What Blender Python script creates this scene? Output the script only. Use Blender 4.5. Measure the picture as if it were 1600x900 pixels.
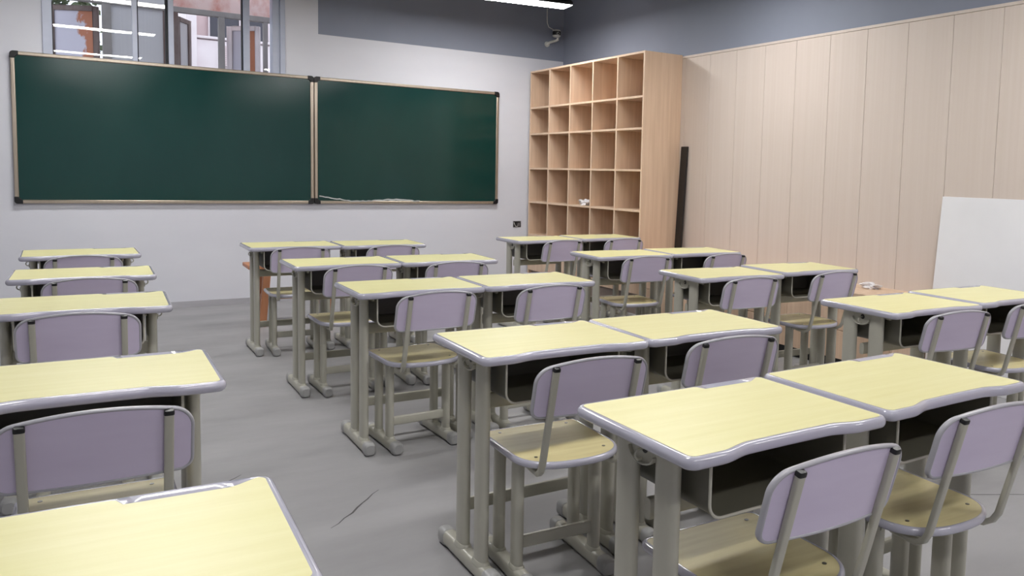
import bpy, bmesh, math, random
from mathutils import Vector, Matrix

# ------------------------------------------------------------------ scene, camera, light
for o in list(bpy.data.objects):
    bpy.data.objects.remove(o, do_unlink=True)
S = bpy.context.scene
COL = S.collection
random.seed(7)
PI = math.pi

CAM_H, YAW, PITCH, ROLL, FPX = 1.29783, math.radians(34.00622), math.radians(4.79485), math.radians(1.45380), 1274.07
PPX, PPY = 943.98, 379.31
_f = Vector((math.sin(YAW) * math.cos(PITCH), math.cos(YAW) * math.cos(PITCH), -math.sin(PITCH)))
_r0 = Vector((math.cos(YAW), -math.sin(YAW), 0))
_u0 = _r0.cross(_f)
_r = _r0 * math.cos(ROLL) + _u0 * math.sin(ROLL)
_u = _u0 * math.cos(ROLL) - _r0 * math.sin(ROLL)
cam = bpy.data.cameras.new('camera')
cam.sensor_fit = 'HORIZONTAL'
cam.sensor_width = 36.0
cam.lens = FPX / 1600 * 36.0
cam.shift_x = (800 - PPX) / 1600
cam.shift_y = (PPY - 450) / 1600
cam.clip_start = 0.02
camo = bpy.data.objects.new('camera', cam)
m = Matrix.Identity(4)
for i in range(3):
    m[i][0], m[i][1], m[i][2] = _r[i], _u[i], -_f[i]
m[2][3] = CAM_H
camo.matrix_world = m
COL.objects.link(camo)
S.camera = camo

S.view_settings.view_transform = 'Standard'
S.view_settings.look = 'None'
S.view_settings.exposure = 0.0
S.view_settings.gamma = 1.0
S.view_settings.use_curve_mapping = False

LAMP_STRENGTH = 44.0
W = bpy.data.worlds.new('overcast_sky')
S.world = W
W.use_nodes = True
W.node_tree.nodes['Background'].inputs['Color'].default_value = (0.86, 0.90, 1.0, 1)
W.node_tree.nodes['Background'].inputs['Strength'].default_value = 2.0


# ------------------------------------------------------------------ materials
def srgb(r, g, b):
    def f(c):
        c /= 255.0
        return c / 12.92 if c <= 0.04045 else ((c + 0.055) / 1.055) ** 2.4
    return (f(r), f(g), f(b), 1)


def mat(name, rgb, rough=0.5, metal=0.0, noise=0.0, scale=(8, 8, 8), rgb2=None, bump=0.0, rough2=None, coat=0.0,
        detail=4.0, contrast=(0.3, 0.7), spec=0.5, side=None):
    """procedural principled material; a stretched noise blends rgb and rgb2"""
    M = bpy.data.materials.new(name)
    M.use_nodes = True
    nt = M.node_tree
    b = nt.nodes['Principled BSDF']
    b.inputs['Base Color'].default_value = srgb(*rgb)
    b.inputs['Roughness'].default_value = rough
    b.inputs['Metallic'].default_value = metal
    b.inputs['Coat Weight'].default_value = coat
    b.inputs['Coat Roughness'].default_value = 0.12
    b.inputs['Specular IOR Level'].default_value = spec
    if rgb2 is not None or bump or rough2 is not None:
        tc = nt.nodes.new('ShaderNodeTexCoord')
        mp = nt.nodes.new('ShaderNodeMapping')
        mp.inputs['Scale'].default_value = scale
        nz = nt.nodes.new('ShaderNodeTexNoise')
        nz.inputs['Scale'].default_value = 1.0
        nz.inputs['Detail'].default_value = detail
        nz.inputs['Roughness'].default_value = 0.6
        nt.links.new(tc.outputs['Object'], mp.inputs['Vector'])
        nt.links.new(mp.outputs['Vector'], nz.inputs['Vector'])
        fac = nz.outputs['Fac']
        if side is not None:              # push the second colour towards the hinge edge (local x = 0)
            sx = nt.nodes.new('ShaderNodeSeparateXYZ')
            nt.links.new(tc.outputs['Object'], sx.inputs[0])
            ma = nt.nodes.new('ShaderNodeMath')
            ma.operation = 'MULTIPLY_ADD'
            ma.inputs[1].default_value = -side[0]
            ma.inputs[2].default_value = side[1]
            nt.links.new(sx.outputs[0], ma.inputs[0])
            ad = nt.nodes.new('ShaderNodeMath')
            nt.links.new(fac, ad.inputs[0])
            nt.links.new(ma.outputs[0], ad.inputs[1])
            fac = ad.outputs[0]
        rp = nt.nodes.new('ShaderNodeValToRGB')
        rp.color_ramp.elements[0].position = contrast[0]
        rp.color_ramp.elements[1].position = contrast[1]
        rp.color_ramp.elements[0].color = srgb(*rgb)
        rp.color_ramp.elements[1].color = srgb(*(rgb2 or rgb))
        nt.links.new(fac, rp.inputs['Fac'])
        nt.links.new(rp.outputs['Color'], b.inputs['Base Color'])
        if bump:
            bp = nt.nodes.new('ShaderNodeBump')
            bp.inputs['Strength'].default_value = bump
            bp.inputs['Distance'].default_value = 0.004
            nt.links.new(nz.outputs['Fac'], bp.inputs['Height'])
            nt.links.new(bp.outputs['Normal'], b.inputs['Normal'])
        if rough2 is not None:
            mr = nt.nodes.new('ShaderNodeMapRange')
            mr.inputs['From Min'].default_value = contrast[0]
            mr.inputs['From Max'].default_value = contrast[1]
            mr.inputs['To Min'].default_value = rough
            mr.inputs['To Max'].default_value = rough2
            nt.links.new(nz.outputs['Fac'], mr.inputs['Value'])
            nt.links.new(mr.outputs['Result'], b.inputs['Roughness'])
    return M


MT = dict(
    white_wall=mat('white_wall_paint', (224, 225, 233), 0.75, rgb2=(218, 219, 228), scale=(0.8, 0.8, 2.5), bump=0.05),
    slate=mat('slate_wall_paint', (142, 148, 164), 0.7, rgb2=(135, 141, 157), scale=(1.2, 1.2, 1.2)),
    ceiling=mat('dark_ceiling_paint', (62, 63, 68), 0.8, rgb2=(56, 57, 62), scale=(1, 1, 1)),
    floor=mat('grey_cement_floor', (162, 161, 163), 0.42, rgb2=(146, 145, 147), scale=(0.9, 2.2, 1), detail=7, rough2=0.55,
              contrast=(0.35, 0.7)),
    baseboard=mat('grey_baseboard_paint', (188, 187, 193), 0.6, rgb2=(176, 175, 181), scale=(3, 3, 9)),
    panel=mat('beige_wall_panel', (216, 203, 194), 0.55, rgb2=(212, 198, 188), scale=(45, 45, 0.6), detail=3),
    seam=mat('panel_backing', (150, 136, 126), 0.8, rgb2=(140, 126, 118)),
    oak=mat('pale_oak_laminate', (226, 199, 174), 0.5, rgb2=(208, 178, 151), scale=(26, 26, 1.1), detail=5),
    oak_edge=mat('pale_oak_edge_band', (236, 208, 182), 0.5, rgb2=(226, 196, 168), scale=(20, 20, 2)),
    yellow=mat('yellow_wood_laminate', (231, 226, 173), 0.36, rgb2=(223, 217, 156), scale=(3, 38, 5), detail=3, coat=0.0,
               contrast=(0.3, 0.75)),
    seatwood=mat('seat_plywood', (226, 215, 166), 0.4, rgb2=(212, 198, 146), scale=(3, 36, 5), detail=3),
    edging=mat('lavender_grey_plastic', (184, 183, 197), 0.13, rgb2=(179, 178, 193), scale=(4, 4, 4), coat=0.5),
    chair_edge=mat('grey_plastic_beading', (176, 175, 182), 0.28, rgb2=(170, 169, 177), scale=(4, 4, 4)),
    lavender=mat('lavender_panel', (210, 200, 224), 0.33, rgb2=(203, 192, 217), scale=(3, 3, 14), detail=3),
    metal=mat('grey_beige_powder_coat', (182, 180, 168), 0.33, rgb2=(174, 172, 160), scale=(5, 5, 2), coat=0.15),
    caps=mat('grey_plastic_cap', (168, 168, 168), 0.4, rgb2=(158, 158, 158), scale=(6, 6, 6)),
    drawer=mat('grey_drawer_plastic', (96, 94, 84), 0.4, rgb2=(88, 86, 77), scale=(4, 4, 4)),
    black=mat('black_plastic', (22, 22, 24), 0.35, rgb2=(28, 28, 30), scale=(5, 5, 5)),
    steel=mat('screw_steel', (150, 148, 145), 0.3, metal=1.0, rgb2=(120, 118, 115), scale=(40, 40, 40)),
    board=mat('green_chalkboard', (8, 54, 51), 0.10, rgb2=(14, 60, 56), scale=(1.6, 1.6, 1.1), detail=3, rough2=0.19, contrast=(0.25, 0.75), spec=0.5),
    alu=mat('champagne_aluminium', (196, 184, 168), 0.32, metal=0.75, rgb2=(184, 172, 156), scale=(30, 30, 2)),
    film=mat('clear_film', (214, 218, 218), 0.15, rgb2=(190, 196, 196), scale=(60, 60, 60), bump=0.5),
    whiteboard=mat('white_sheet', (244, 244, 247), 0.35, rgb2=(233, 233, 237), scale=(1, 1, 1)),
    win_alu=mat('pale_window_aluminium', (196, 202, 220), 0.35, rgb2=(186, 193, 212), scale=(2, 2, 6)),
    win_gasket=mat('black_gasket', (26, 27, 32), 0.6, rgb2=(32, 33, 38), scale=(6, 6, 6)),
    rustframe=mat('old_steel_frame', (128, 116, 112), 0.7, rgb2=(104, 84, 78), scale=(9, 9, 5), bump=0.2),
    oldpost=mat('grey_steel_post', (158, 154, 151), 0.65, rgb2=(140, 136, 133), scale=(8, 8, 4)),
    rustpane=mat('peeling_painted_pane', (208, 206, 218), 0.5, rgb2=(186, 122, 92), scale=(7, 7, 4), detail=7,
                 contrast=(0.50, 0.56), side=(1.6, 0.26)),
    rustwall=mat('rust_stained_plaster', (232, 206, 200), 0.8, rgb2=(196, 112, 90), scale=(6, 6, 4.0), detail=9,
                 contrast=(0.42, 0.72)),
    greypanel=mat('grey_infill_panel', (206, 206, 208), 0.6, rgb2=(200, 200, 203), scale=(60, 60, 0.5)),
    facade=mat('pink_facade_plaster', (226, 206, 206), 0.85, rgb2=(214, 192, 192), scale=(0.9, 0.9, 1.4), detail=6),
    facade_white=mat('white_facade_trim', (238, 230, 232), 0.8, rgb2=(226, 216, 218), scale=(2, 2, 2)),
    darkglass=mat('dark_window_glass', (58, 58, 68), 0.12, rgb2=(72, 72, 84), scale=(1, 1, 2)),
    leaf=mat('dark_leaf', (46, 58, 38), 0.6, rgb2=(84, 96, 62), scale=(6, 6, 6)),
    bark=mat('brown_bark', (92, 78, 66), 0.8, rgb2=(70, 58, 48), scale=(8, 8, 2)),
    orange=mat('orange_brown_wood', (198, 140, 104), 0.5, rgb2=(180, 120, 86), scale=(22, 22, 1.6)),
    lampbody=mat('dark_lamp_housing', (32, 32, 36), 0.45, rgb2=(38, 38, 42), scale=(4, 4, 4)),
    plastic_bag=mat('crumpled_white_plastic', (236, 234, 236), 0.35, rgb2=(214, 211, 214), scale=(30, 30, 30), bump=0.6),
    cam_white=mat('white_camera_shell', (232, 232, 228), 0.4, rgb2=(196, 196, 190), scale=(10, 10, 10)),
    crack=mat('dark_grey_crack', (84, 82, 82), 0.9, rgb2=(96, 94, 94), scale=(30, 30, 30)),  # plain dark grey of the floor cracks
    boxmetal=mat('galvanised_box', (150, 150, 152), 0.5, metal=0.4, rgb2=(120, 120, 124), scale=(20, 20, 20)),
    ground=mat('outdoor_paving', (150, 144, 140), 0.9, rgb2=(132, 126, 122), scale=(1, 1, 1)),
)
# lamp diffuser: the only thing indoors that gives off light
LM = bpy.data.materials.new('lamp_diffuser_glow')
LM.use_nodes = True
_nt = LM.node_tree
_nt.nodes.clear()
_e = _nt.nodes.new('ShaderNodeEmission')
_e.inputs['Color'].default_value = (1.0, 0.985, 0.965, 1)
_e.inputs['Strength'].default_value = LAMP_STRENGTH
_o = _nt.nodes.new('ShaderNodeOutputMaterial')
_nt.links.new(_e.outputs[0], _o.inputs[0])
MT['glow'] = LM
# window glass: thin, clear, mirror-like at its surface
GM = bpy.data.materials.new('window_glass')
GM.use_nodes = True
_nt = GM.node_tree
_nt.nodes.clear()
_t = _nt.nodes.new('ShaderNodeBsdfTransparent')
_t.inputs['Color'].default_value = (0.93, 0.95, 0.96, 1)
_g = _nt.nodes.new('ShaderNodeBsdfGlossy')
_g.inputs['Roughness'].default_value = 0.0
_fr = _nt.nodes.new('ShaderNodeFresnel')
_fr.inputs['IOR'].default_value = 1.65
_mx = _nt.nodes.new('ShaderNodeMixShader')
_o = _nt.nodes.new('ShaderNodeOutputMaterial')
_nt.links.new(_fr.outputs[0], _mx.inputs[0])
_nt.links.new(_t.outputs[0], _mx.inputs[1])
_nt.links.new(_g.outputs[0], _mx.inputs[2])
_nt.links.new(_mx.outputs[0], _o.inputs[0])
MT['glass'] = GM


# ------------------------------------------------------------------ mesh helpers
def finish(name, bm, material, parent=None, smooth=True, angle=38, bevel=0.0):
    bmesh.ops.remove_doubles(bm, verts=bm.verts, dist=1e-6)
    bmesh.ops.recalc_face_normals(bm, faces=bm.faces)
    if smooth:
        lim = math.radians(angle)
        for f in bm.faces:
            f.smooth = True
        for e in bm.edges:
            if len(e.link_faces) == 2 and e.calc_face_angle(0) > lim:
                e.smooth = False
    me = bpy.data.meshes.new(name)
    bm.to_mesh(me)
    bm.free()
    o = bpy.data.objects.new(name, me)
    COL.objects.link(o)
    me.materials.append(MT[material] if isinstance(material, str) else material)
    if parent is not None:
        o.parent = parent
    if bevel:
        bv = o.modifiers.new('bevel', 'BEVEL')
        bv.width = bevel
        bv.segments = 2
        bv.limit_method = 'ANGLE'
        bv.angle_limit = math.radians(40)
    return o


def box(bm, x0, x1, y0, y1, z0, z1):
    v = [bm.verts.new(p) for p in ((x0, y0, z0), (x1, y0, z0), (x1, y1, z0), (x0, y1, z0),
                                   (x0, y0, z1), (x1, y0, z1), (x1, y1, z1), (x0, y1, z1))]
    for q in ((0, 3, 2, 1), (4, 5, 6, 7), (0, 1, 5, 4), (1, 2, 6, 5), (2, 3, 7, 6), (3, 0, 4, 7)):
        bm.faces.new([v[i] for i in q])
    return v


def boxo(name, d, material, parent=None, bevel=0.0):
    bm = bmesh.new()
    box(bm, *d)
    return finish(name, bm, material, parent, smooth=bool(bevel), bevel=bevel)


def superellipse(a, b, n=20, p=2.6):
    out = []
    for i in range(n):
        t = 2 * PI * i / n
        c, s = math.cos(t), math.sin(t)
        out.append((a * abs(c) ** (2 / p) * (1 if c >= 0 else -1), b * abs(s) ** (2 / p) * (1 if s >= 0 else -1)))
    return out


def sweep(bm, pts, prof, side, closed=False, scale=None):
    """sweep a profile (a along `side`, b along side x tangent) along pts"""
    pts = [Vector(p) for p in pts]
    side = Vector(side).normalized()
    rings = []
    n = len(pts)
    for i, p in enumerate(pts):
        if closed:
            t = (pts[(i + 1) % n] - pts[i - 1]).normalized()
        elif i == 0:
            t = (pts[1] - p).normalized()
        elif i == n - 1:
            t = (p - pts[-2]).normalized()
        else:
            t = ((pts[i + 1] - p).normalized() + (p - pts[i - 1]).normalized()).normalized()
        s = (side - t * side.dot(t)).normalized()
        b = t.cross(s)
        k = scale[i] if scale else 1.0
        rings.append([bm.verts.new(p + s * (a * k) + b * (c * k)) for a, c in prof])
    m_ = len(prof)
    for i in range(n if closed else n - 1):
        A, B = rings[i], rings[(i + 1) % n]
        for j in range(m_):
            bm.faces.new((A[j], A[(j + 1) % m_], B[(j + 1) % m_], B[j]))
    if not closed:
        bm.faces.new(list(reversed(rings[0])))
        bm.faces.new(rings[-1])
    return rings


def arc(cx, cy, r, a0, a1, n):
    return [(cx + r * math.cos(math.radians(a0 + (a1 - a0) * i / n)), cy + r * math.sin(math.radians(a0 + (a1 - a0) * i / n)))
            for i in range(n + 1)]


def cyl(bm, p0, p1, r, n=16, r1=None):
    p0, p1 = Vector(p0), Vector(p1)
    t = (p1 - p0).normalized()
    side = Vector((1, 0, 0)) if abs(t.x) < 0.9 else Vector((0, 1, 0))
    sweep(bm, [p0, p1], [(r * math.cos(2 * PI * i / n), r * math.sin(2 * PI * i / n)) for i in range(n)], side,
          scale=[1.0, (r1 / r) if r1 else 1.0])


def normals2d(loop):
    n = len(loop)
    out = []
    for i in range(n):
        a, b = Vector(loop[i - 1]), Vector(loop[(i + 1) % n])
        t = (b - a).normalized()
        out.append(Vector((t.y, -t.x)))          # outward for counter-clockwise loops
    return out


def tag(o, label, cat, group=None, kind=None):
    o['label'] = label
    o['category'] = cat
    if group:
        o['group'] = group
    if kind:
        o['kind'] = kind
    return o


def empty(name, loc=(0, 0, 0), rz=0.0):
    o = bpy.data.objects.new(name, None)
    o.empty_display_size = 0.1
    o.location = loc
    o.rotation_euler = (0, 0, rz)
    COL.objects.link(o)
    return o


def struct(o):
    o['kind'] = 'structure'
    return o


def copy_tree(o, parent=None):
    c = o.copy()
    COL.objects.link(c)
    if parent is not None:
        c.parent = parent
    for ch in [k for k in o.children]:
        copy_tree(ch, c)
    return c


# ------------------------------------------------------------------ room shell
XL, XR, YB, YF, ZC = -2.6, 4.89, -2.6, 8.184, 3.3
WX0, WX1, WZ0, WZ1 = -0.02, 1.79, 1.95, 3.02         # opening of the window above the chalkboard
BAND_X, BAND_Z = 2.141, 2.573
struct(boxo('floor', (XL - .1, XR + .1, YB - .1, YF + .1, -0.1, 0), 'floor'))
struct(boxo('ceiling', (XL - .1, XR + .1, YB - .1, YF + .1, ZC, ZC + .1), 'ceiling'))
bm = bmesh.new()
T = 0.20
box(bm, XL - .1, WX0, YF, YF + T, 0, ZC)
box(bm, WX0, WX1, YF, YF + T, 0, WZ0)
box(bm, WX0, WX1, YF, YF + T, WZ1, ZC)
box(bm, WX1, BAND_X, YF, YF + T, 0, ZC)
box(bm, BAND_X, XR + .1, YF, YF + T, 0, BAND_Z)
wf = struct(finish('wall_front', bm, 'white_wall', smooth=False))
boxo('painted_band', (BAND_X, XR + .1, YF, YF + T, BAND_Z, ZC), 'slate', wf)
struct(boxo('wall_left', (XL - .1, XL, YB, YF, 0, ZC), 'white_wall'))
struct(boxo('wall_back', (XL - .1, XR + .1, YB - .1, YB, 0, ZC), 'white_wall'))
wr = struct(boxo('wall_right', (XR, XR + .1, YB, YF, 0, ZC), 'slate'))
boxo('panel_backing', (XR - .006, XR + .01, YB, YF, 0.0, 2.40), 'seam', wr)
# grooved beige boards on the right wall
PX = XR - 0.016
seams = [4.925 - 0.3395 * k for k in range(-9, 23)]
for a, b in zip(seams[1:], seams[:-1]):
    boxo('wall_panel', (PX, XR - .004, max(a + .0012, YB), min(b - .0012, YF), 0.0, 2.385), 'panel', wr, bevel=0.0015)
struct(boxo('trim_1', (PX - .004, XR + .002, YB, YF, 2.387, 2.407), 'panel'))
bl = struct(boxo('baseboard_front', (XL, 4.43, YF - .012, YF + .001, 0, 0.055), 'baseboard'))
struct(boxo('baseboard_left', (XL, XL + .012, YB, YF - .014, 0, 0.055), 'baseboard'))

# floor cracks (thin, irregular, dark)
def crack(pts, w):
    bm = bmesh.new()
    n = len(pts)
    L, R = [], []
    for i, (x, y) in enumerate(pts):
        a = Vector(pts[max(0, i - 1)])
        b = Vector(pts[min(n - 1, i + 1)])
        t = (b - a).normalized()
        k = w * math.sin(PI * (i + .4) / (n - .2)) * random.uniform(.6, 1.2) + .0006
        L.append(bm.verts.new((x - t.y * k, y + t.x * k, 0.0008)))
        R.append(bm.verts.new((x + t.y * k, y - t.x * k, 0.0008)))
    for i in range(n - 1):
        bm.faces.new((L[i], R[i], R[i + 1], L[i + 1]))
    return finish('crack', bm, 'crack', bpy.data.objects['floor'], smooth=False)


def wob(a, b, n, s):
    return [(a[0] + (b[0] - a[0]) * i / n + random.uniform(-s, s), a[1] + (b[1] - a[1]) * i / n + random.uniform(-s, s))
            for i in range(n + 1)]


crack(wob((0.46, 3.46), (0.62, 3.60), 6, .004), .0035)
crack(wob((0.80, 2.89), (1.06, 3.16), 8, .006), .0035)
crack(wob((2.95, 2.0), (3.7, 1.55), 10, .006), .002)
crack(wob((3.2, 1.35), (4.2, 1.0), 10, .006), .002)

# ------------------------------------------------------------------ window above the chalkboard
w1 = struct(empty('window_1', (0, YF + .06, 0)))
def wbox(name, x0, x1, y0, y1, z0, z1, m_, par=None, bev=.003):
    o = boxo(name, (x0, x1, y0, y1, z0, z1), m_, par or w1, bevel=bev)
    return o
bm = bmesh.new()
for d in ((WX0 - .033, WX0 + .035, -.074, .05, WZ0, WZ1), (WX1 - .065, WX1 + .0, -.06, .05, WZ0, WZ1),
          (WX0 + .035, WX1 - .065, -.05, .05, WZ1 - .05, WZ1), (WX0 + .035, WX1 - .065, -.05, .05, WZ0, WZ0 + .05)):
    box(bm, *d)
finish('window_frame', bm, 'win_alu', w1, bevel=.003)
wbox('jamb_cover', WX1, WX1 + .045, -.075, -.05, WZ0, WZ1, 'win_alu')
wbox('mullion', 0.862, 0.905, -.045, .045, WZ0 + .05, WZ1 - .05, 'win_alu')
wbox('gasket', 0.842, 0.861, -.02, .035, WZ0 + .05, WZ1 - .05, 'win_gasket')
wbox('mullion', 1.475, 1.530, -.045, .045, WZ0 + .05, WZ1 - .05, 'win_alu')
wbox('gasket', 1.466, 1.4745, -.02, .035, WZ0 + .05, WZ1 - .05, 'win_gasket')
wbox('gasket', 0.0155, 0.022, -.02, .035, WZ0 + .05, WZ1 - .05, 'win_gasket')
wbox('sash_stile', 0.586, 0.626, -.028, -.002, WZ0 + .05, WZ1 - .05, 'win_alu')
wbox('gasket', 0.627, 0.634, -.022, -.004, WZ0 + .05, WZ1 - .05, 'win_gasket')
def pane(x0, x1, y):
    bm = bmesh.new()
    v = [bm.verts.new(p) for p in ((x0, y, WZ0 + .05), (x1, y, WZ0 + .05), (x1, y, WZ1 - .05), (x0, y, WZ1 - .05))]
    bm.faces.new(v)
    finish('pane', bm, 'glass', w1, smooth=False)
pane(0.022, 0.586, -.012)
pane(0.634, 0.842, -.012)
pane(0.905, 1.466, .012)
pane(1.530, WX1 - .065, .012)

# ------------------------------------------------------------------ things outdoors, beyond the window
OY = 9.0
g = struct(boxo('ground', (-14, 14, YF + .3, 26, -0.4, -0.05), 'ground'))
of = tag(empty('steel_window_screen', (0, OY, 0)), 'old rusty steel window framework standing outside beyond the glass', 'window frame')
boxo('lintel', (-0.6, 2.6, -.03, .03, 2.752, 2.805), 'oldpost', of, bevel=.004)
boxo('post', (0.40, 0.475, -.03, .03, -.05, 2.752), 'oldpost', of, bevel=.004)
boxo('post', (1.386, 1.442, -.03, .03, -.05, 2.752), 'oldpost', of, bevel=.004)
boxo('post', (1.805, 1.845, -.03, .03, -.05, 2.752), 'oldpost', of, bevel=.004)
boxo('post', (0.955, 1.03, -.03, .03, -.05, 2.752), 'rustframe', of, bevel=.004)
boxo('post', (-0.6, -0.53, -.03, .03, -.05, 2.752), 'oldpost', of, bevel=.004)
boxo('upper_panel', (0.955, 2.6, -.012, .02, 2.805, 3.6), 'rustwall', of)
boxo('upper_panel', (0.475, 0.955, -.012, .02, 2.805, 3.6), 'greypanel', of)
boxo('infill_panel', (0.475, 0.90, -.012, .012, 0.6, 2.752), 'greypanel', of)
boxo('side_strip', (0.90, 0.955, -.02, .02, 0.6, 2.752), 'rustframe', of)
boxo('lower_rail', (-0.6, 2.6, -.03, .03, 1.55, 1.62), 'oldpost', of, bevel=.004)


def sash(hx, ang, wd, z0, z1, label, fm, pm, yo=.065):
    """casement hinged at hx, swung outward; ang is the direction of the leaf in plan"""
    r = empty('casement_sash', (hx, OY + yo, 0), math.radians(ang))
    tag(r, label, 'window')
    bm = bmesh.new()
    t = .045
    for d in ((0, t, 0, .03, z0, z1), (wd - t, wd, 0, .03, z0, z1), (t, wd - t, 0, .03, z1 - t, z1), (t, wd - t, 0, .03, z0, z0 + t)):
        box(bm, *d)
    finish('sash_frame', bm, fm, r, bevel=.004)
    boxo('pane', (t, wd - t, .010, .020, z0 + t, z1 - t), pm, r)
    boxo('white_edge_strip', (wd - .001, wd + .012, -.002, .032, z0, z1), 'facade_white', r)
    return r


sash(0.385, 152, 0.43, 1.62, 2.728, 'open rusty casement with a large peeling white pane at far left of window', 'rustframe', 'rustpane')
sash(1.795, 140, 0.34, 1.62, 2.715, 'open casement with orange rust-streaked pane at right side of window', 'facade_white', 'rustpane')
sash(1.035, 58, 0.26, 1.62, 2.725, 'narrow edge-on open casement beside the centre mullion', 'rustframe', 'greypanel', .031)

# pink building across the yard
bd = tag(empty('apartment_building', (0, 16.0, 0)), 'pale pink building with dark windows across the yard', 'building')
bm = bmesh.new()
box(bm, 2.09, 9, .45, 1.2, -.1, 9)
finish('wall', bm, 'facade', bd, smooth=False)
boxo('corner_pilaster', (1.93, 2.09, -.25, 1.2, -.1, 9), 'facade_white', bd, bevel=.01)
boxo('balcony_front', (2.09, 9, -.12, -.02, 2.95, 3.46), 'facade_white', bd, bevel=.02)
boxo('handrail', (2.09, 9, -.16, .02, 3.475, 3.52), 'facade_white', bd, bevel=.01)
boxo('balcony_slab', (2.09, 9, -.16, .45, 2.86, 2.95), 'facade', bd, bevel=.01)
boxo('balcony_slab', (2.09, 9, -.16, .45, 5.6, 5.75), 'facade', bd, bevel=.01)
for wx in (2.36, 3.75, 5.2):
    f = bmesh.new()
    a, b_, z0, z1 = wx, wx + 1.05, 3.50, 3.98
    for d in ((a, b_, .40, .46, z1, z1 + .035), (a, a + .03, .40, .46, 3.0, z1), (b_ - .03, b_, .40, .46, 3.0, z1),
              (a + .52, a + .545, .40, .46, 3.0, z1)):
        box(f, *d)
    wf_ = finish('window', f, 'facade_white', bd, bevel=.003)
    boxo('pane', (a + .03, b_ - .03, .435, .445, 3.0, z1), 'darkglass', wf_)
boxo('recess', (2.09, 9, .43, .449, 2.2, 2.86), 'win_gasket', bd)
lv = tag(empty('air_conditioner', (0, 15.80, 0)), 'white slatted air conditioner unit fixed to the pink building balcony', 'air conditioner')
boxo('case', (2.50, 2.92, -.02, .07, 3.02, 3.40), 'facade_white', lv, bevel=.01)
bm = bmesh.new()
for k in range(9):
    box(bm, 2.53, 2.89, -.035, -.022, 3.05 + k * .037, 3.067 + k * .037)
finish('slats', bm, 'facade', lv, smooth=False)


def leaves(name, parent, cx, cy, cz, rx, ry, rz, n, seed):
    rnd = random.Random(seed)
    bm = bmesh.new()
    for _ in range(n):
        while True:
            p = Vector((rnd.uniform(-1, 1), rnd.uniform(-1, 1), rnd.uniform(-1, 1)))
            if 0.35 < p.length < 1:
                break
        c = Vector((cx + p.x * rx, cy + p.y * ry, cz + p.z * rz))
        d = Vector((rnd.uniform(-1, 1), rnd.uniform(-1, 1), rnd.uniform(-1, .6))).normalized()
        s = d.orthogonal().normalized()
        L, w_ = rnd.uniform(.09, .16), rnd.uniform(.03, .05)
        up = d.cross(s) * .015
        v = [bm.verts.new(q) for q in (c, c + d * L * .5 + s * w_ + up, c + d * L, c + d * L * .5 - s * w_ + up)]
        bm.faces.new(v)
    return finish(name, bm, 'leaf', parent, smooth=False)


for (tx, ty, th, tr, lab, sd) in ((-0.55, 12.5, 2.9, 1.15, 'dark leafy tree seen past the left casement', 3),):
    t_ = tag(empty('garden_tree', (tx, ty, -0.05)), lab, 'tree')
    bm = bmesh.new()
    sweep(bm, [(0, 0, 0), (.03, .02, th * .35), (-.02, .0, th * .7), (.02, .02, th)], superellipse(.11, .11, 12, 2), (1, 0, 0),
          scale=[1.15, .9, .7, .4])
    finish('trunk', bm, 'bark', t_)
    lf = leaves('foliage', t_, 0, 0, th, tr, tr * .9, tr * 1.15, 2600, sd)

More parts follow.
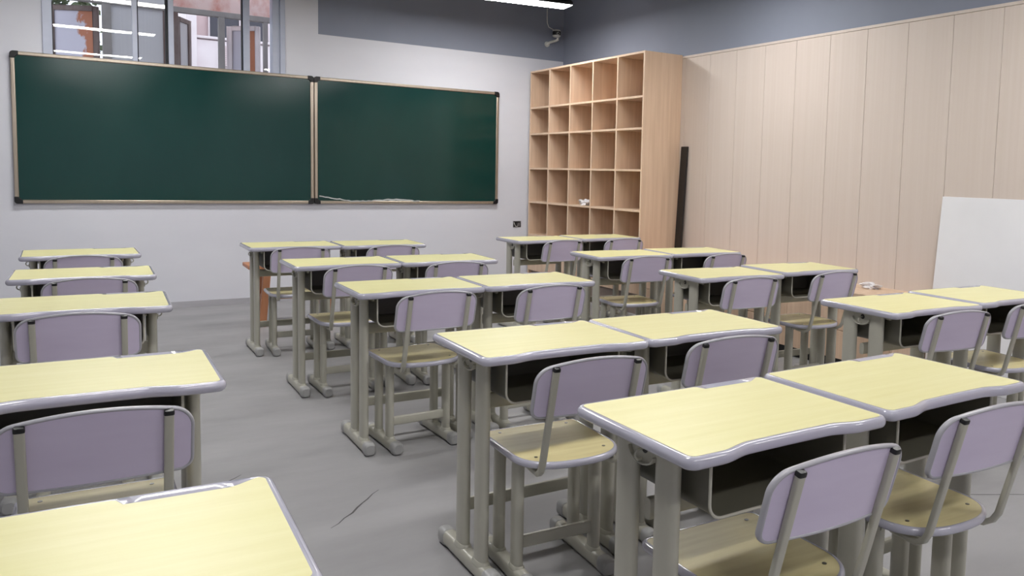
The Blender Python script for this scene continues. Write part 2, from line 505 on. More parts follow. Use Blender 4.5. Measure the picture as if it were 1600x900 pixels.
# ------------------------------------------------------------------ chalkboards
def chalkboard(name, x0, x1, label, film=False):
    z0, z1 = 0.942, 2.163
    d = 0.036
    fw = 0.030
    r = tag(empty(name, ((x0 + x1) / 2, YF - .004, 0)), label, 'chalkboard', 'chalkboards on the front wall')
    hw = (x1 - x0) / 2
    boxo('writing_surface', (-hw + .012, hw - .012, -d + .012, -.004, z0 + .012, z1 - .012), 'board', r)
    prof = [(-.5, 0), (-.5, .7), (-.36, 1), (.1, 1), (.36, .82), (.5, .55), (.5, 0)]
    for nm, a, b, axis in (('frame_rail', (-hw + .05, z1 - fw / 2), (hw - .05, z1 - fw / 2), 1), ('frame_rail', (-hw + .05, z0 + fw / 2), (hw - .05, z0 + fw / 2), -1),
                           ('frame_stile', (-hw + fw / 2, z0 + .05), (-hw + fw / 2, z1 - .05), 1), ('frame_stile', (hw - fw / 2, z0 + .05), (hw - fw / 2, z1 - .05), -1)):
        bm = bmesh.new()
        box(bm, min(a[0], b[0]) - (fw / 2 if a[0] == b[0] else 0), max(a[0], b[0]) + (fw / 2 if a[0] == b[0] else 0), -d, 0,
            min(a[1], b[1]) - (fw / 2 if a[1] == b[1] else 0), max(a[1], b[1]) + (fw / 2 if a[1] == b[1] else 0))
        finish(nm, bm, 'alu', r, bevel=.006)
    # rounded black corner caps with one arm along each rail
    for sx in (-1, 1):
        for sz in (0, 1):
            cx = sx * hw
            cz = z1 if sz else z0
            dx, dz = -sx, (-1 if sz else 1)
            A, t, R = .058, .036, .026
            loop = [(A, 0), (A, t * .8), (t + .012, t), (t, t + .012), (t * .8, A), (0, A)]
            loop += [(R - R * math.cos(PI / 2 * k / 6), R - R * math.sin(PI / 2 * k / 6)) for k in range(0, 7)]
            bm = bmesh.new()
            lo = [(cx + dx * (p[0] - .003), cz + dz * (p[1] - .003)) for p in loop]
            F = [bm.verts.new((p[0], -d - .004, p[1])) for p in lo]
            B = [bm.verts.new((p[0], 0, p[1])) for p in lo]
            bm.faces.new(F)
            bm.faces.new(list(reversed(B)))
            for i in range(len(lo)):
                j = (i + 1) % len(lo)
                bm.faces.new((F[i], F[j], B[j], B[i]))
            finish('corner_cap', bm, 'black', r, bevel=.003)
    if film:
        bm = bmesh.new()
        n = 36
        rows = []
        for i in range(n + 1):
            t = i / n
            x = -hw + .04 + t * 1.02
            zt = z0 + .03 + .05 * max(0, 1 - t * 3) + .022 * math.exp(-((t - .72) / .2) ** 2) + random.uniform(-.004, .004)
            y = -d - .002 - .012 * math.exp(-((t - .72) / .2) ** 2) - random.uniform(0, .006)
            rows.append((bm.verts.new((x, y, zt - .011 - .008 * math.exp(-((t - .72) / .15) ** 2))),
                         bm.verts.new((x, y - random.uniform(0, .006), zt))))
        for i in range(n):
            bm.faces.new((rows[i][0], rows[i + 1][0], rows[i + 1][1], rows[i][1]))
        finish('peeled_film', bm, 'film', r, smooth=False)
    return r


chalkboard('chalkboard', -0.272, 2.087, 'large dark green chalkboard with aluminium frame below the window')
chalkboard('chalkboard', 2.094, 4.062, 'dark green chalkboard right of the window with peeling film on its bottom frame', True)

# ------------------------------------------------------------------ cubby cabinet, bench, things leaning on the right wall
CX0, CX1, CY0, CY1, CZ1 = 4.439, 4.872, 5.995, 8.128, 2.418
cb = tag(empty('cubby_cabinet', (CX0, CY0, 0)), 'tall oak cabinet of twenty five open cubbies standing in the corner', 'cabinet')
Wd, Ln, t = CX1 - CX0, CY1 - CY0, .019
boxo('side_panel', (0, Wd, 0, t, 0, CZ1), 'oak', cb, bevel=.001)
boxo('side_panel', (0, Wd, Ln - t, Ln, 0, CZ1), 'oak', cb, bevel=.001)
boxo('top_panel', (0, Wd, t, Ln - t, CZ1 - t, CZ1), 'oak', cb, bevel=.001)
boxo('back_panel', (Wd - .01, Wd, t, Ln - t, .08, CZ1 - t), 'oak', cb)
zs = [0.610, 0.978, 1.352, 1.733, 2.021]
ys = [Ln * k / 5 for k in range(6)]
for z in zs:
    boxo('shelf', (.002, Wd - .01, t, Ln - t, z - .018, z), 'oak', cb, bevel=.001)
for y in ys[1:-1]:
    boxo('divider', (.001, Wd - .01, y - .009, y + .009, zs[0], CZ1 - t), 'oak', cb, bevel=.001)
# base: plain doors above a recessed plinth
for a, b in zip(ys[:-1], ys[1:]):
    boxo('base_door', (-.001, .017, a + (.020 if a == 0 else .002), b - (.020 if b == Ln else .002), .20, zs[0] - .021), 'oak', cb, bevel=.0015)
boxo('plinth', (.045, .06, t, Ln - t, 0, .20), 'seam', cb)
# pale edge bands on the front
bm = bmesh.new()
for y in [t / 2] + ys[1:-1] + [Ln - t / 2]:
    box(bm, -.0022, 0.0, y - .0095, y + .0095, zs[0], CZ1)
for z in zs + [CZ1]:
    box(bm, -.0023, 0.0, 0, Ln, z - .019, z)
finish('edge_banding', bm, 'oak_edge', cb, smooth=False)
for k in (0, 2, 4):       # cable holes in the back of three top cubbies
    yc = (ys[k] + ys[k + 1]) / 2 - .10
    bm = bmesh.new()
    pts = [(Wd - .0112, yc + .014 * math.cos(a), 2.25 + .030 * math.sin(a)) for a in [2 * PI * i / 20 for i in range(20)]]
    F = [bm.verts.new(p) for p in pts]
    B = [bm.verts.new((p[0] + .004, p[1], p[2])) for p in pts]
    bm.faces.new(F)
    for i in range(20):
        bm.faces.new((F[i], F[(i + 1) % 20], B[(i + 1) % 20], B[i]))
    finish('cable_hole', bm, 'black', cb, smooth=False)

BY0, BY1, BZ = 3.24, 5.993, 0.545
bn = tag(empty('storage_bench', (CX0, BY0, 0)), 'low oak storage bench running along the beige panelled wall', 'bench')
Bl = BY1 - BY0
boxo('bench_top', (-.006, .433, 0, Bl, BZ - .025, BZ), 'oak', bn, bevel=.001)
boxo('end_panel', (.001, .43, .002, .02, 0, BZ - .025), 'oak', bn)
boxo('back_panel', (.415, .43, .02, Bl, .0, BZ - .025), 'oak', bn)
for k in range(6):
    a, b = Bl * k / 6, Bl * (k + 1) / 6
    d_ = boxo('door', (0, .018, a + (.022 if k == 0 else .0015), b - .0015, .275, BZ - .028), 'oak', bn, bevel=.001)
    boxo('drawer_front', (0, .018, a + (.022 if k == 0 else .0015), b - .0015, .075, .271), 'oak', bn, bevel=.001)
boxo('plinth', (.04, .055, .02, Bl, 0, .075), 'black', bn)


def crumple(name, loc, r, seed, squash, label, group=None):
    rnd = random.Random(seed)
    bm = bmesh.new()
    bmesh.ops.create_icosphere(bm, subdivisions=4, radius=1.0)
    dirs = [(Vector((rnd.uniform(-1, 1), rnd.uniform(-1, 1), rnd.uniform(-1, 1))).normalized(), rnd.uniform(.12, .4), rnd.uniform(5, 11)) for _ in range(16)]
    for v in bm.verts:
        n = v.co.normalized()
        k = 1.0
        for d, a, f in dirs:
            k += a * .35 * math.sin(f * n.dot(d) + a * 9)
        k = max(.5, min(1.35, k))
        p = Vector((n.x * r[0], n.y * r[1], n.z * r[2])) * k
        v.co = Vector((p.x, p.y, max(0.0, p.z + r[2] * squash)))
    o = finish(name, bm, 'plastic_bag', None, angle=20)
    o.location = loc
    return tag(o, label, 'bag', group)


crumple('plastic_bag', (4.75, 3.67, BZ), (.045, .075, .024), 4, .6, 'crumpled white plastic bag lying on the low oak bench')
crumple('plastic_bag', (4.50, 5.995 + 2.133 * .49, .978), (.05, .075, .034), 9, .75, 'crumpled white plastic bag inside the middle cubby')

# black strip leaning beside the cabinet
st = bmesh.new()
sweep(st, [(4.822, 5.915, BZ + .001), (4.860, 5.905, 1.572)], [(-.045, -.008), (.045, -.008), (.045, .008), (-.045, .008)], (0, 1, 0))
tag(finish('black_strip', st, 'black', None, smooth=False, bevel=.001), 'tall thin black strip leaning on the wall beside the cubby cabinet', 'board')

# white sheet leaning on the wall
ws = bmesh.new()
wb_y0, wb_y1 = 2.0, 3.225
for _ in (0,):
    p = [(4.765, 0.001), (4.8655, 1.208)]
    t = Vector((p[1][0] - p[0][0], p[1][1] - p[0][1])).normalized()
    nx = Vector((-t.y, t.x)) * .006
    v = []
    for y in (wb_y0, wb_y1):
        for (x, z), s in ((p[0], 1), (p[1], 1), (p[1], -1), (p[0], -1)):
            v.append(ws.verts.new((x + (nx.x if s > 0 else 0), y, max(z + (nx.y if s > 0 else 0), 0.001))))
    ws.faces.new(v[:4])
    ws.faces.new(list(reversed(v[4:])))
    for i in range(4):
        j = (i + 1) % 4
        ws.faces.new((v[i], v[i + 4], v[j + 4], v[j]))
tag(finish('white_panel', ws, 'whiteboard', None, smooth=False, bevel=.002), 'large plain white panel leaning against the beige wall', 'board')

# ------------------------------------------------------------------ open socket box, security camera
sb = tag(empty('socket_box', (4.325, YF, 0.712)), 'open wall socket box with loose wires below the right chalkboard', 'socket')
bm = bmesh.new()
for d in ((-.05, .05, -.004, .03, .030, .036), (-.05, .05, -.004, .03, -.036, -.030), (-.05, -.044, -.004, .03, -.03, .03), (.044, .05, -.004, .03, -.03, .03)):
    box(bm, *d)
finish('box_rim', bm, 'boxmetal', sb, bevel=.001)
boxo('dark_inside', (-.044, .044, -.002, .0, -.03, .03), 'black', sb)
boxo('metal_plate', (-.004, .036, -.008, -.003, -.022, .016), 'boxmetal', sb, bevel=.002)
for k, pts in enumerate(([(-.04, -.006, .02), (-.034, -.014, -.005), (-.022, -.012, -.024), (.0, -.014, -.026)],
                         [(-.026, -.006, -.028), (-.018, -.016, .0), (-.028, -.012, .03)],
                         [(.04, -.006, .02), (.03, -.014, .024), (.005, -.016, .018), (-.012, -.010, -.01)])):
    bm = bmesh.new()
    sweep(bm, pts, superellipse(.0035, .0035, 8, 2), (.3, 1, .2))
    finish('wire', bm, 'black' if k else 'cam_white', sb)

sc = tag(empty('security_camera', (4.735, YF - .10, 2.865)), 'small white and black security camera on the dark wall near the corner', 'camera')
def lathe(name, prof, material, parent, n=24, loc=(0, 0, 0)):
    bm = bmesh.new()
    rings = [[bm.verts.new((loc[0] + r * math.cos(2 * PI * i / n), loc[1] + r * math.sin(2 * PI * i / n), loc[2] + z)) for i in range(n)] for r, z in prof]
    for A, B in zip(rings[:-1], rings[1:]):
        for i in range(n):
            bm.faces.new((A[i], A[(i + 1) % n], B[(i + 1) % n], B[i]))
    bm.faces.new(list(reversed(rings[0])))
    bm.faces.new(rings[-1])
    return finish(name, bm, material, parent)
lathe('shell_top', [(.047, .022), (.047, .030), (.036, .040), (.012, .046), (.002, .047)], 'cam_white', sc)
lathe('camera_body', [(.046, -.022), (.046, .022)], 'black', sc)
lathe('shell_bottom', [(.010, -.046), (.030, -.042), (.046, -.030), (.046, -.022)], 'cam_white', sc)
bm = bmesh.new()
sweep(bm, [(-.006 + .013 * math.cos(a), -.047, -.006 + .015 * math.sin(a)) for a in [2 * PI * i / 20 for i in range(20)]],
      superellipse(.0025, .0025, 8, 2), (0, 1, 0), closed=True)
finish('lens_ring', bm, 'cam_white', sc)
bm = bmesh.new()
sweep(bm, [(.018, .0, -.040), (.018, .0, -.068), (.0, .02, -.078), (-.05, .06, -.098), (-.066, .085, -.112), (-.066, .098, -.115)],
      superellipse(.014, .014, 14, 2.4), (1, .2, 0))
finish('bracket_arm', bm, 'cam_white', sc)
bm = bmesh.new()
cyl(bm, (-.066, .088, -.115), (-.066, .1005, -.115), .03, 20)
finish('wall_flange', bm, 'cam_white', sc)
bm = bmesh.new()
sweep(bm, [(-.012, .05, .046), (-.05, .088, .075), (-.068, .094, .12), (-.072, .094, .20), (-.072, .094, .40)],
      superellipse(.005, .005, 10, 2), (1, 0, 0))
finish('conduit', bm, 'cam_white', sc)

# ------------------------------------------------------------------ ceiling lamps
def lamp(x1, y, label, rz=0.0, first=None, L=1.2):
    if first is None:
        r = empty('pendant_lamp', (x1 - L / 2, y, 2.9), rz)
        h = L / 2
        w, hh = .115, .055
        bm = bmesh.new()
        sec = [(-w, 0), (-w, .022), (-w * .55, hh), (w * .55, hh), (w, .022), (w, 0), (w - .006, 0), (w - .006, .012), (-w + .006, .012), (-w + .006, 0)]
        A = [bm.verts.new((-h, p[0], p[1])) for p in sec]
        B = [bm.verts.new((h, p[0], p[1])) for p in sec]
        for i in range(len(sec)):
            j = (i + 1) % len(sec)
            bm.faces.new((A[i], A[j], B[j], B[i]))
        bm.faces.new(A)
        bm.faces.new(list(reversed(B)))
        finish('housing', bm, 'lampbody', r, smooth=False)
        boxo('diffuser', (-h + .004, h - .004, -w + .008, w - .008, -.002, .011), 'glow', r)
        for sx in (-.45, .45):
            bm = bmesh.new()
            cyl(bm, (sx, 0, hh - .002), (sx, 0, ZC - 2.9), .003, 8)
            finish('suspension_cable', bm, 'lampbody', r)
    else:
        r = copy_tree(first)
        r.location = (x1 - L / 2, y, 2.9)
        r.rotation_euler = (0, 0, rz)
    return tag(r, label, 'lamp', 'pendant strip lamps')


L0 = lamp(4.17, 6.98, 'dark pendant strip lamp with bright diffuser near the security camera', math.radians(-8))
lamp(1.06, 6.80, 'pendant strip lamp above the window side of the chalkboards', 0, L0)
lamp(4.17, 4.6, 'pendant strip lamp over the right column of desks', 0, L0)
lamp(1.10, 4.6, 'pendant strip lamp mirrored as the middle streak in the window', 0, L0)
lamp(4.17, 1.85, 'pendant strip lamp over the nearest desks of the right column', 0, L0)
lamp(1.16, 1.85, 'pendant strip lamp mirrored as the lowest streak in the window', 0, L0)
lamp(4.17, -0.9, 'pendant strip lamp at the rear right of the room', 0, L0)
lamp(1.16, -0.9, 'pendant strip lamp at the rear left of the room', 0, L0)

# ------------------------------------------------------------------ orange-brown wooden stool behind the first row
sl = tag(empty('wooden_stool', (1.64, 7.05, 0), math.radians(-2)), 'orange-brown wooden bench stool behind the first desk by the front wall', 'stool')
boxo('seat', (-.375, .375, -.16, .16, .470, .500), 'orange', sl, bevel=.006)
for sx in (-1, 1):
    for sy in (-1, 1):
        bm = bmesh.new()
        sweep(bm, [(sx * .225, sy * .10, .470), (sx * .272, sy * .125, 0)], [(-.028, -.02), (.028, -.02), (.028, .02), (-.028, .02)], (1, 0, 0))
        finish('leg', bm, 'orange', sl, smooth=False, bevel=.003)
boxo('stretcher', (-.25, .25, -.012, .012, .20, .245), 'orange', sl, bevel=.003)
for sx in (-1, 1):
    boxo('stretcher', (sx * .248 - .011, sx * .248 + .011, -.11, .11, .20, .245), 'orange', sl, bevel=.003)

# ------------------------------------------------------------------ school desk
HZ, DW, DD = 0.750, 0.608, 0.440
def smooth01(t):
    t = max(0.0, min(1.0, t))
    return t * t * (3 - 2 * t)


def desk_outline():
    hw, hd, r = DW / 2, DD / 2, .030
    pts = []
    def near(x):            # student edge: two lobes, shallow waist between
        a = smooth01((abs(x) - .120) / .090)
        return -hd + .017 * (1 - a) + .004 * (1 - (x / .2) ** 2 if abs(x) < .2 else 0)
    n = 44
    for i in range(n + 1):
        x = -hw + r + (2 * hw - 2 * r) * i / n
        pts.append((x, near(x)))
    pts += arc(hw - r, -hd + r, r, -90, 0, 9)[1:]
    for i in range(1, 9):
        pts.append((hw, -hd + r + (2 * hd - 2 * r) * i / 9))
    pts += arc(hw - r, hd - r, r, 0, 90, 9)
    for i in range(1, 60):
        pts.append((hw - r - (2 * hw - 2 * r) * i / 60, hd))
    pts += arc(-hw + r, hd - r, r, 90, 180, 9)
    for i in range(1, 9):
        pts.append((-hw, hd - r - (2 * hd - 2 * r) * i / 9))
    pts += arc(-hw + r, -hd + r, r, 180, 270, 9)[:-1]
    return pts


def groove_mask(p, a=.060, b=.286, s=.014, s2=.060):
    if p[1] < DD / 2 - .03:
        return 0.0
    return smooth01((p[0] - a) / s) * smooth01((b - p[0]) / s2)


def make_desk():
    r = empty('school_desk')
    tag(r, '', 'desk', 'yellow-topped school desks')
    lo = desk_outline()
    nn = normals2d(lo)
    TH = .028
    # plastic edging: bullnose profile from the top inner lip round to the underside
    prof = [('in', 0.0, .0006), ('m2', 0, 0), ('m1', 0, 0), (.010, 0, .0), (.0055, 0, -.0018), (.0022, 0, -.0055), (.0004, 0, -.010), (0, 0, -.014),
            (.0008, 0, -.019), (.003, 0, -.0235), (.007, 0, -.0268), (.012, 0, -TH), (.030, 0, -TH)]
    bm = bmesh.new()
    rings = []
    inner = []
    for p, n in zip(lo, nn):
        g1 = groove_mask(p)
        g2 = groove_mask(p, .082, .226, .008, .008)
        ins = .015 + .027 * g1
        row = []
        for q in prof:
            if q[0] == 'in':
                i_, z = ins, -.0006
            elif q[0] == 'm2':
                i_, z = ins - .006 - .003 * g2, -.0004 - .007 * g2
            elif q[0] == 'm1':
                i_, z = ins - (.0045 + .004 * g1) - (ins - .010) * .25 * g2 - .002, -.0002 - .007 * g2
                i_ = max(i_, .0105)
            else:
                i_, z = q[0], q[2]
            row.append(bm.verts.new((p[0] - n.x * i_, p[1] - n.y * i_, HZ + z)))
        inner.append((p[0] - n.x * (ins - .0004), p[1] - n.y * (ins - .0004)))
        rings.append(row)
    N = len(rings)
    for i in range(N):
        A, B = rings[i], rings[(i + 1) % N]
        for j in range(len(prof) - 1):
            bm.faces.new((A[j], A[j + 1], B[j + 1], B[j]))
    # laminate board
    tb = bmesh.new()
    F = [tb.verts.new((p[0], p[1], HZ)) for p in inner]
    B_ = [tb.verts.new((p[0], p[1], HZ - .022)) for p in inner]
    tb.faces.new(F)
    tb.faces.new(list(reversed(B_)))
    for i in range(N):
        j = (i + 1) % N
        tb.faces.new((F[i], B_[i], B_[j], F[j]))
    top = finish('tabletop', tb, 'yellow', r, smooth=False)
    finish('edging', bm, 'edging', top, angle=50)
    # open drawer: U-section with rounded lower corners, closed at the back
    dx, z0, z1, rr, y0, y1 = .205, .588, .716, .035, -.168, .14
    path = [(-dx, z1)] + arc(-dx + rr, z0 + rr, rr, 180, 270, 8) + arc(dx - rr, z0 + rr, rr, 270, 360, 8) + [(dx, z1)]
    th = .0028
    bm = bmesh.new()
    def off(path, k):
        out = []
        for i, p in enumerate(path):
            a = Vector(path[max(0, i - 1)])
            b = Vector(path[min(len(path) - 1, i + 1)])
            t = (b - a).normalized()
            out.append((p[0] - t.y * k, p[1] + t.x * k))
        return out
    inn = off(path, th)
    V = [[bm.verts.new((p[0], y, p[1])) for p in pl] for pl in (path, inn) for y in (y0, y1)]
    n = len(path)
    for i in range(n - 1):
        bm.faces.new((V[0][i], V[0][i + 1], V[1][i + 1], V[1][i]))
        bm.faces.new((V[2][i], V[3][i], V[3][i + 1], V[2][i + 1]))
        bm.faces.new((V[0][i], V[2][i], V[2][i + 1], V[0][i + 1]))
    bm.faces.new(V[1])
    bm.faces.new([bm.verts.new((p[0], y1 - .004, p[1])) for p in inn])
    dr = finish('drawer', bm, 'drawer', r, angle=45)
    bm = bmesh.new()
    sweep(bm, [(p[0], y0, p[1]) for p in path], superellipse(.0035, .0035, 8, 2), (0, 1, 0))
    finish('drawer_rim', bm, 'metal', dr)
    bm = bmesh.new()
    for sx in (-1, 1):
        for y in (-.10, .09):
            box(bm, sx * .21 - .006, sx * .21 + .006, y - .02, y + .02, .70, .7225)
    finish('drawer_hanger', bm, 'metal', dr, smooth=False)
    # side frames
    for sx in (-1, 1):
        X = sx * .237
        ft = bmesh.new()
        sweep(ft, [(X, -.150, .030), (X, .215, .030)], superellipse(.024, .026, 20, 3.0), (1, 0, 0))
        foot = finish('foot', ft, 'metal', r)
        for ya, yb in ((-.178, -.122), (.190, .246)):
            c = bmesh.new()
            e = .006
            mid = (ya + yb) / 2
            ends = [(ya, .72), (ya + e, .95), (ya + 2 * e, 1.0), (yb - 2 * e, 1.0), (yb - e, .95), (yb, .72)]
            sweep(c, [(X, y, .0295) for y, _ in ends], superellipse(.0265, .0290, 20, 3.0), (1, 0, 0), scale=[k for _, k in ends])
            finish('foot_cap', c, 'caps', foot)
        for yc in (-.068, .078):
            lg = bmesh.new()
            sweep(lg, [(X, yc, .048), (X, yc, .10), (X, yc, .64), (X, yc, .7215)], superellipse(.0175, .037, 22, 2.4), (1, 0, 0))
            finish('leg', lg, 'metal', r)
            cl = bmesh.new()
            sweep(cl, [(X, yc, .050), (X, yc, .058), (X, yc, .064)], superellipse(.021, .041, 22, 2.4), (1, 0, 0), scale=[1.1, 1.02, .9])
            finish('weld_collar', cl, 'metal', foot)
        # web plate joining the two tubes, ending in a hanging crescent
        wp = bmesh.new()
        lo2 = [(-.05, .7215), (-.05, .698)] + [(.005 + .050 * math.cos(math.radians(a)), .698 - .032 * math.sin(math.radians(a))) for a in range(180, -1, -15)]
        lo2 += [(.06, .7215)]
        a_ = [wp.verts.new((X - .013, p[0], p[1])) for p in lo2]
        b_ = [wp.verts.new((X + .013, p[0], p[1])) for p in lo2]
        wp.faces.new(a_)
        wp.faces.new(list(reversed(b_)))
        for i in range(len(lo2)):
            j = (i + 1) % len(lo2)
            wp.faces.new((a_[i], a_[j], b_[j], b_[i]))
        bk = finish('bracket', wp, 'metal', r, angle=30)
        lip = bmesh.new()
        sweep(lip, [(X + sx * .017, .005 + .047 * math.cos(math.radians(a)), .697 - .031 * math.sin(math.radians(a))) for a in range(4, 180, 11)],
              superellipse(.0065, .0028, 10, 2.4), (1, 0, 0))
        finish('crescent_lip', lip, 'metal', bk)
        sl_ = bmesh.new()
        cyl(sl_, (X + sx * .0125, .0, .700), (X + sx * .0138, .0, .700), .011, 16)
        finish('hook_slot', sl_, 'black', bk, smooth=False)
        hk = bmesh.new()
        pth = [(X + sx * .012, .002, .700), (X + sx * .026, .002, .700)] + [(X + sx * (.026 + .012 * math.sin(math.radians(a))), .002, .688 + .012 * math.cos(math.radians(a))) for a in range(20, 200, 20)] + [(X + sx * .019, .002, .678)]
        sweep(hk, pth, superellipse(.0028, .0028, 8, 2), (0, 1, 0))
        finish('bag_hook', hk, 'metal', bk)
    # cross members
    bm = bmesh.new()
    sweep(bm, [(-.224, .118, .172), (.224, .118, .172)], superellipse(.010, .022, 16, 4), (0, 1, 0))
    lowbar = finish('crossbar', bm, 'metal', r)
    bm = bmesh.new()
    sweep(bm, [(-.224, .020, .550), (.224, .020, .550)], superellipse(.012, .025, 16, 4), (0, 1, 0))
    finish('crossbar', bm, 'metal', r)
    return r


# ------------------------------------------------------------------ school chair
def make_chair():
    r = empty('school_chair')
    tag(r, '', 'chair', 'lavender-backed school chairs')
    SZ = .430
    # seat outline: straight front, straight sides, shallow arc at the back
    hw = .182
    pts = arc(-hw + .03, .146 - .03, .03, 180, 90, 6)
    pts = [(-hw, -.10)] + [(-hw, -.05), (-hw, 0), (-hw, .05)] + pts
    pts += arc(hw - .03, .146 - .03, .03, 90, 0, 6) + [(hw, .05), (hw, 0), (hw, -.05), (hw, -.10)]
    back = []
    for i in range(1, 40):
        a = PI * i / 40
        c, s = math.cos(a), math.sin(a)
        p = 2.45
        back.append((hw * abs(c) ** (2 / p) * (1 if c > 0 else -1), -.10 - .148 * abs(s) ** (2 / p)))
    pts += back
    pts.reverse()                      # counter-clockwise
    nn = normals2d(pts)
    bm = bmesh.new()
    inner, rings = [], []
    prof = [(.0125, .0004), (.009, .0012), (.005, -.0002), (.0018, -.0038), (0, -.010), (.0015, -.0165), (.005, -.0205), (.010, -.022), (.022, -.022)]
    for p, n in zip(pts, nn):
        rings.append([bm.verts.new((p[0] - n.x * i, p[1] - n.y * i, SZ + z)) for i, z in prof])
        inner.append((p[0] - n.x * .0125, p[1] - n.y * .0125))
    N = len(pts)
    for i in range(N):
        A, B = rings[i], rings[(i + 1) % N]
        for j in range(len(prof) - 1):
            bm.faces.new((A[j], A[j + 1], B[j + 1], B[j]))
    sb_ = bmesh.new()
    F = [sb_.verts.new((p[0], p[1], SZ)) for p in inner]
    K = [sb_.verts.new((p[0], p[1], SZ - .018)) for p in inner]
    sb_.faces.new(F)
    sb_.faces.new(list(reversed(K)))
    for i in range(N):
        j = (i + 1) % N
        sb_.faces.new((F[i], K[i], K[j], F[j]))
    seat = finish('seat', sb_, 'seatwood', r, smooth=False)
    finish('seat_edging', bm, 'edging', seat, angle=50)
    for x, y in ((-.125, .10), (.125, .10), (-.12, -.165), (.12, -.165)):
        s_ = bmesh.new()
        cyl(s_, (x, y, SZ - .001), (x, y, SZ + .0012), .0055, 12)
        finish('screw', s_, 'steel', seat, angle=30)
    # backrest: arched panel, gently wrapped round the sitter, leaning back
    BW, zb, zt = .188, .588, .734
    lean = -.26
    def bp(x, z, k=0.0):
        y = -.283 + lean * (z - .590) + .55 * x * x
        return Vector((x, y + k, z))
    def top(x):
        base = zt + .027 * (1 - (x / BW) ** 2)
        e = BW - abs(x)
        rr = .038
        return base - (rr - math.sqrt(max(0, rr * rr - (rr - e) ** 2)) if e < rr else 0)
    def bot(x):
        e = BW - abs(x)
        rr = .026
        return zb + (rr - math.sqrt(max(0, rr * rr - (rr - e) ** 2)) if e < rr else 0)
    xs = [-BW + .038 * (1 - math.cos(PI / 2 * i / 8)) for i in range(9)]
    xs = xs + [-BW + .038 + (2 * BW - .076) * i / 18 for i in range(1, 18)] + [-x for x in reversed(xs)]
    bm = bmesh.new()
    th = .011
    cols = []
    for x in xs:
        b0, t0 = bot(x), top(x)
        if t0 - b0 < .002:
            t0 = b0 + .002
        zz = [b0 + (t0 - b0) * j / 4 for j in range(5)]
        cols.append(([bm.verts.new(bp(x, z, -th / 2)) for z in zz], [bm.verts.new(bp(x, z, th / 2)) for z in zz]))
    for (a0, a1), (b0, b1) in zip(cols[:-1], cols[1:]):
        for j in range(4):
            bm.faces.new((a0[j], b0[j], b0[j + 1], a0[j + 1]))
            bm.faces.new((a1[j], a1[j + 1], b1[j + 1], b1[j]))
        bm.faces.new((a0[0], a1[0], b1[0], b0[0]))
        bm.faces.new((a0[4], b0[4], b1[4], a1[4]))
    for c in (cols[0], cols[-1]):
        bm.faces.new(c[0] + list(reversed(c[1])))
    bk = finish('backrest', bm, 'lavender', r, angle=40)
    loop = [bp(x, top(x)) for x in xs] + [bp(xs[-1], z) for z in [top(BW) - (top(BW) - bot(BW)) * k / 5 for k in range(1, 5)]]
    loop += [bp(x, bot(x)) for x in reversed(xs)] + [bp(xs[0], z) for z in [bot(BW) + (top(BW) - bot(BW)) * k / 5 for k in range(1, 5)]]
    clean = [loop[0]]
    for q in loop[1:]:
        if (q - clean[-1]).length > .0015:
            clean.append(q)
    bm = bmesh.new()
    sweep(bm, clean, superellipse(.0080, .0045, 12, 2.3), (0, 1, 0), closed=True)
    finish('backrest_edging', bm, 'chair_edge', bk, angle=50)
    # two flat-oval uprights behind the panel, hooked forward under the seat
    for sx in (-1, 1):
        X = sx * .138
        yo = -.283 + .55 * .138 ** 2 - th / 2 - .0078
        low, hi = .470, .742
        path = [(X, yo + lean * (hi - .59), hi), (X, yo + lean * (.66 - .59), .66), (X, yo + lean * (.55 - .59), .55), (X, yo + lean * (low - .59), low)]
        yl = path[-1][1]
        path += [(X, yl + .010, .432), (X - sx * .002, yl + .024, .409), (X - sx * .006, yl + .046, .395), (X - sx * .010, yl + .075, .3925), (X - sx * .012, yl + .13, .3945)]
        bm = bmesh.new()
        sweep(bm, path, superellipse(.0102, .0080, 20, 4.0), (1, 0, 0))
        up = finish('upright', bm, 'metal', r, angle=50)
        bm = bmesh.new()
        h = Vector(path[0])
        d = (Vector(path[0]) - Vector(path[1])).normalized()
        sweep(bm, [h - d * .0075, h + d * .0, h + d * .003], superellipse(.0109, .0088, 20, 4.0), (1, 0, 0), scale=[1, 1, .85])
        finish('upright_cap', bm, 'black', up)
    # legs, feet
    for sx in (-1, 1):
        X = sx * .140
        ft = bmesh.new()
        sweep(ft, [(X, -.165, .030), (X, .172, .030)], superellipse(.0225, .0255, 20, 3.0), (1, 0, 0))
        foot = finish('foot', ft, 'metal', r)
        for ya, yb in ((-.195, -.140), (.146, .200)):
            e = .006
            ends = [(ya, .72), (ya + e, .95), (ya + 2 * e, 1.0), (yb - 2 * e, 1.0), (yb - e, .95), (yb, .72)]
            c = bmesh.new()
            sweep(c, [(X, y, .0290) for y, _ in ends], superellipse(.0250, .0283, 20, 3.0), (1, 0, 0), scale=[k for _, k in ends])
            finish('foot_cap', c, 'caps', foot)
        for yc in (-.080, .062):
            lg = bmesh.new()
            sweep(lg, [(X, yc, .047), (X, yc, .10), (X, yc, .36), (X, yc, .408)], superellipse(.0165, .029, 20, 2.4), (1, 0, 0))
            finish('leg', lg, 'metal', r)
            cl = bmesh.new()
            sweep(cl, [(X, yc, .049), (X, yc, .057), (X, yc, .062)], superellipse(.0195, .033, 20, 2.4), (1, 0, 0), scale=[1.1, 1.02, .9])
            finish('weld_collar', cl, 'metal', foot)
    bm = bmesh.new()
    sweep(bm, [(-.128, -.080, .130), (.128, -.080, .130)], superellipse(.009, .021, 16, 4), (0, 1, 0))
    finish('crossbar', bm, 'metal', r)
    bm = bmesh.new()
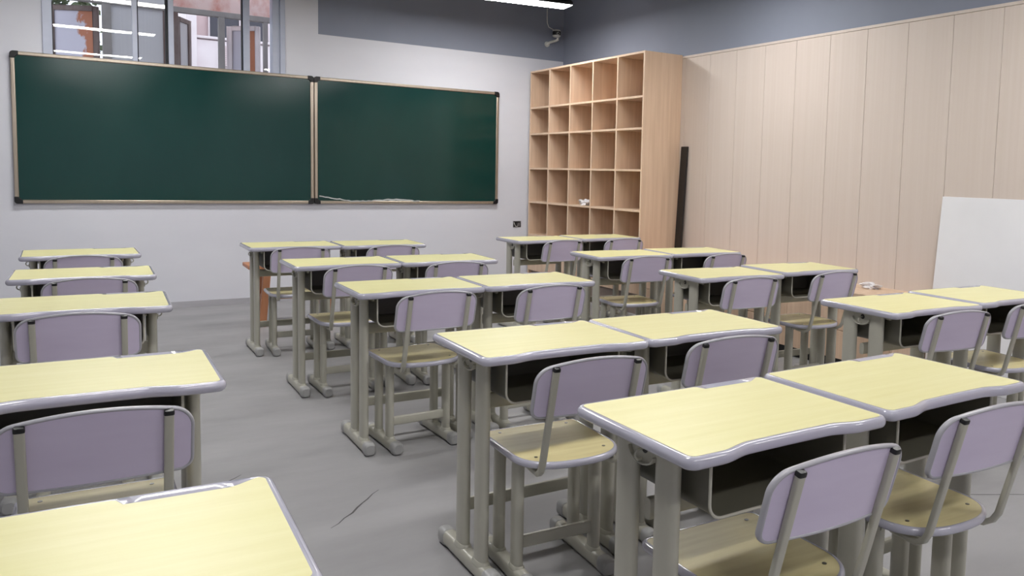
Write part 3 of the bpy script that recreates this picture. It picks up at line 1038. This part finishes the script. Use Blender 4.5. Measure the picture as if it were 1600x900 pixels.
    for y in (-.100, .075):
        sweep(bm, [(-.150, y, .397), (.150, y, .397)], superellipse(.011, .0105, 14, 4), (0, 1, 0))
    finish('seat_frame', bm, 'metal', r)
    return r


DESKS = {'R5a': [1.3133, 1.3926, -0.0081], 'R5b': [1.9425, 1.4068, -0.0], 'R4a': [1.3383, 2.3518, -0.0234], 'R4b': [1.9506, 2.3369, -0.0409],
         'R3a': [1.3949, 3.7211, -0.0259], 'R3b': [2.0101, 3.7013, -0.0434], 'R2a': [1.3859, 4.8253, -0.0267], 'R2b': [2.0023, 4.8014, -0.0441],
         'R1a': [1.3722, 6.0024, -0.0166], 'R1b': [1.9835, 5.9501, -0.0341], 'Q1a': [3.3626, 5.9604, -0.0081], 'Q1b': [3.9961, 5.9962, -0.0256],
         'Q2a': [3.2914, 4.6587, -0.0656], 'Q2b': [3.9274, 4.6507, -0.083], 'Q3a': [3.1981, 3.5195, -0.0825], 'Q3b': [3.8663, 3.5354, -0.083],
         'Q4a': [3.2009, 2.3035, -0.0462], 'Q4b': [3.8505, 2.3023, -0.0637], 'L1': [0.1218, 5.8403, -0.0013], 'L2': [0.1103, 4.7609, -0.0332],
         'L3': [0.0748, 3.7482, -0.0431], 'L4': [0.0545, 2.4432, -0.027], 'L5': [-0.0035, 1.3028, -0.0463]}
CHAIRS = {'R5a': [1.3129, 1.3586, -0.0273], 'R5b': [1.9274, 1.3938, -0.0688], 'R4a': [1.3299, 2.2808, -0.0567], 'R4b': [1.9527, 2.3283, -0.1057],
          'R3a': [1.3996, 3.6957, 0.0241], 'R3b': [1.9829, 3.675, 0.0066], 'R2a': [1.396, 4.7953, -0.0047], 'R2b': [2.0062, 4.7679, -0.1105],
          'R1a': [1.3834, 5.9667, -0.0629], 'R1b': [1.9952, 5.917, -0.0251], 'Q1a': [3.3885, 5.926, 0.0419], 'Q1b': [4.0216, 5.923, -0.0686],
          'Q2a': [3.3159, 4.6248, -0.1272], 'Q2b': [3.9478, 4.5829, -0.033], 'Q3a': [3.1703, 3.5045, -0.08], 'Q3b': [3.838, 3.5092, -0.033],
          'Q4a': [3.2193, 2.2892, -0.1462], 'Q4b': [3.8462, 2.282, -0.1637], 'L1': [0.1289, 5.8107, -0.0044], 'L2': [0.1359, 4.7329, -0.0335],
          'L3': [0.0775, 3.7199, -0.0582], 'L4': [0.0706, 2.3609, -0.0236]}
ORD = {1: 'front row by the chalkboard', 2: 'second row from the chalkboard', 3: 'third row from the chalkboard',
       4: 'fourth row from the chalkboard', 5: 'nearest row to the camera'}
QRD = {1: 'row right beside the cubby cabinet', 2: 'second row from the cubby cabinet', 3: 'third row from the cubby cabinet', 4: 'nearest row of the right-hand column'}


def words(k, kind):
    row = int(k[1])
    if k[0] == 'L':
        return {'desk': 'single yellow-topped desk at the left edge, %s', 'chair': 'lavender-backed chair at the left-edge single desk, %s'}[kind] % ORD[row]
    side = 'left' if k[2] == 'a' else 'right'
    if k[0] == 'R':
        return {'desk': '%s yellow-topped desk of the middle-column pair, %s', 'chair': 'lavender-backed chair at the %s desk of the middle column, %s'}[kind] % (side, ORD[row])
    return {'desk': '%s yellow-topped desk of the right-column pair, %s', 'chair': 'lavender-backed chair at the %s desk of the %s'}[kind] % (side, QRD[row])


D0, C0 = make_desk(), make_chair()
used = [False, False]
for k, (x, y, a) in DESKS.items():
    o = D0 if not used[0] else copy_tree(D0)
    used[0] = True
    o.location = (x, y, 0)
    o.rotation_euler = (0, 0, a)
    o['label'] = words(k, 'desk')
for k, (x, y, a) in CHAIRS.items():
    o = C0 if not used[1] else copy_tree(C0)
    used[1] = True
    o.location = (x, y, 0)
    o.rotation_euler = (0, 0, a)
    o['label'] = words(k, 'chair')
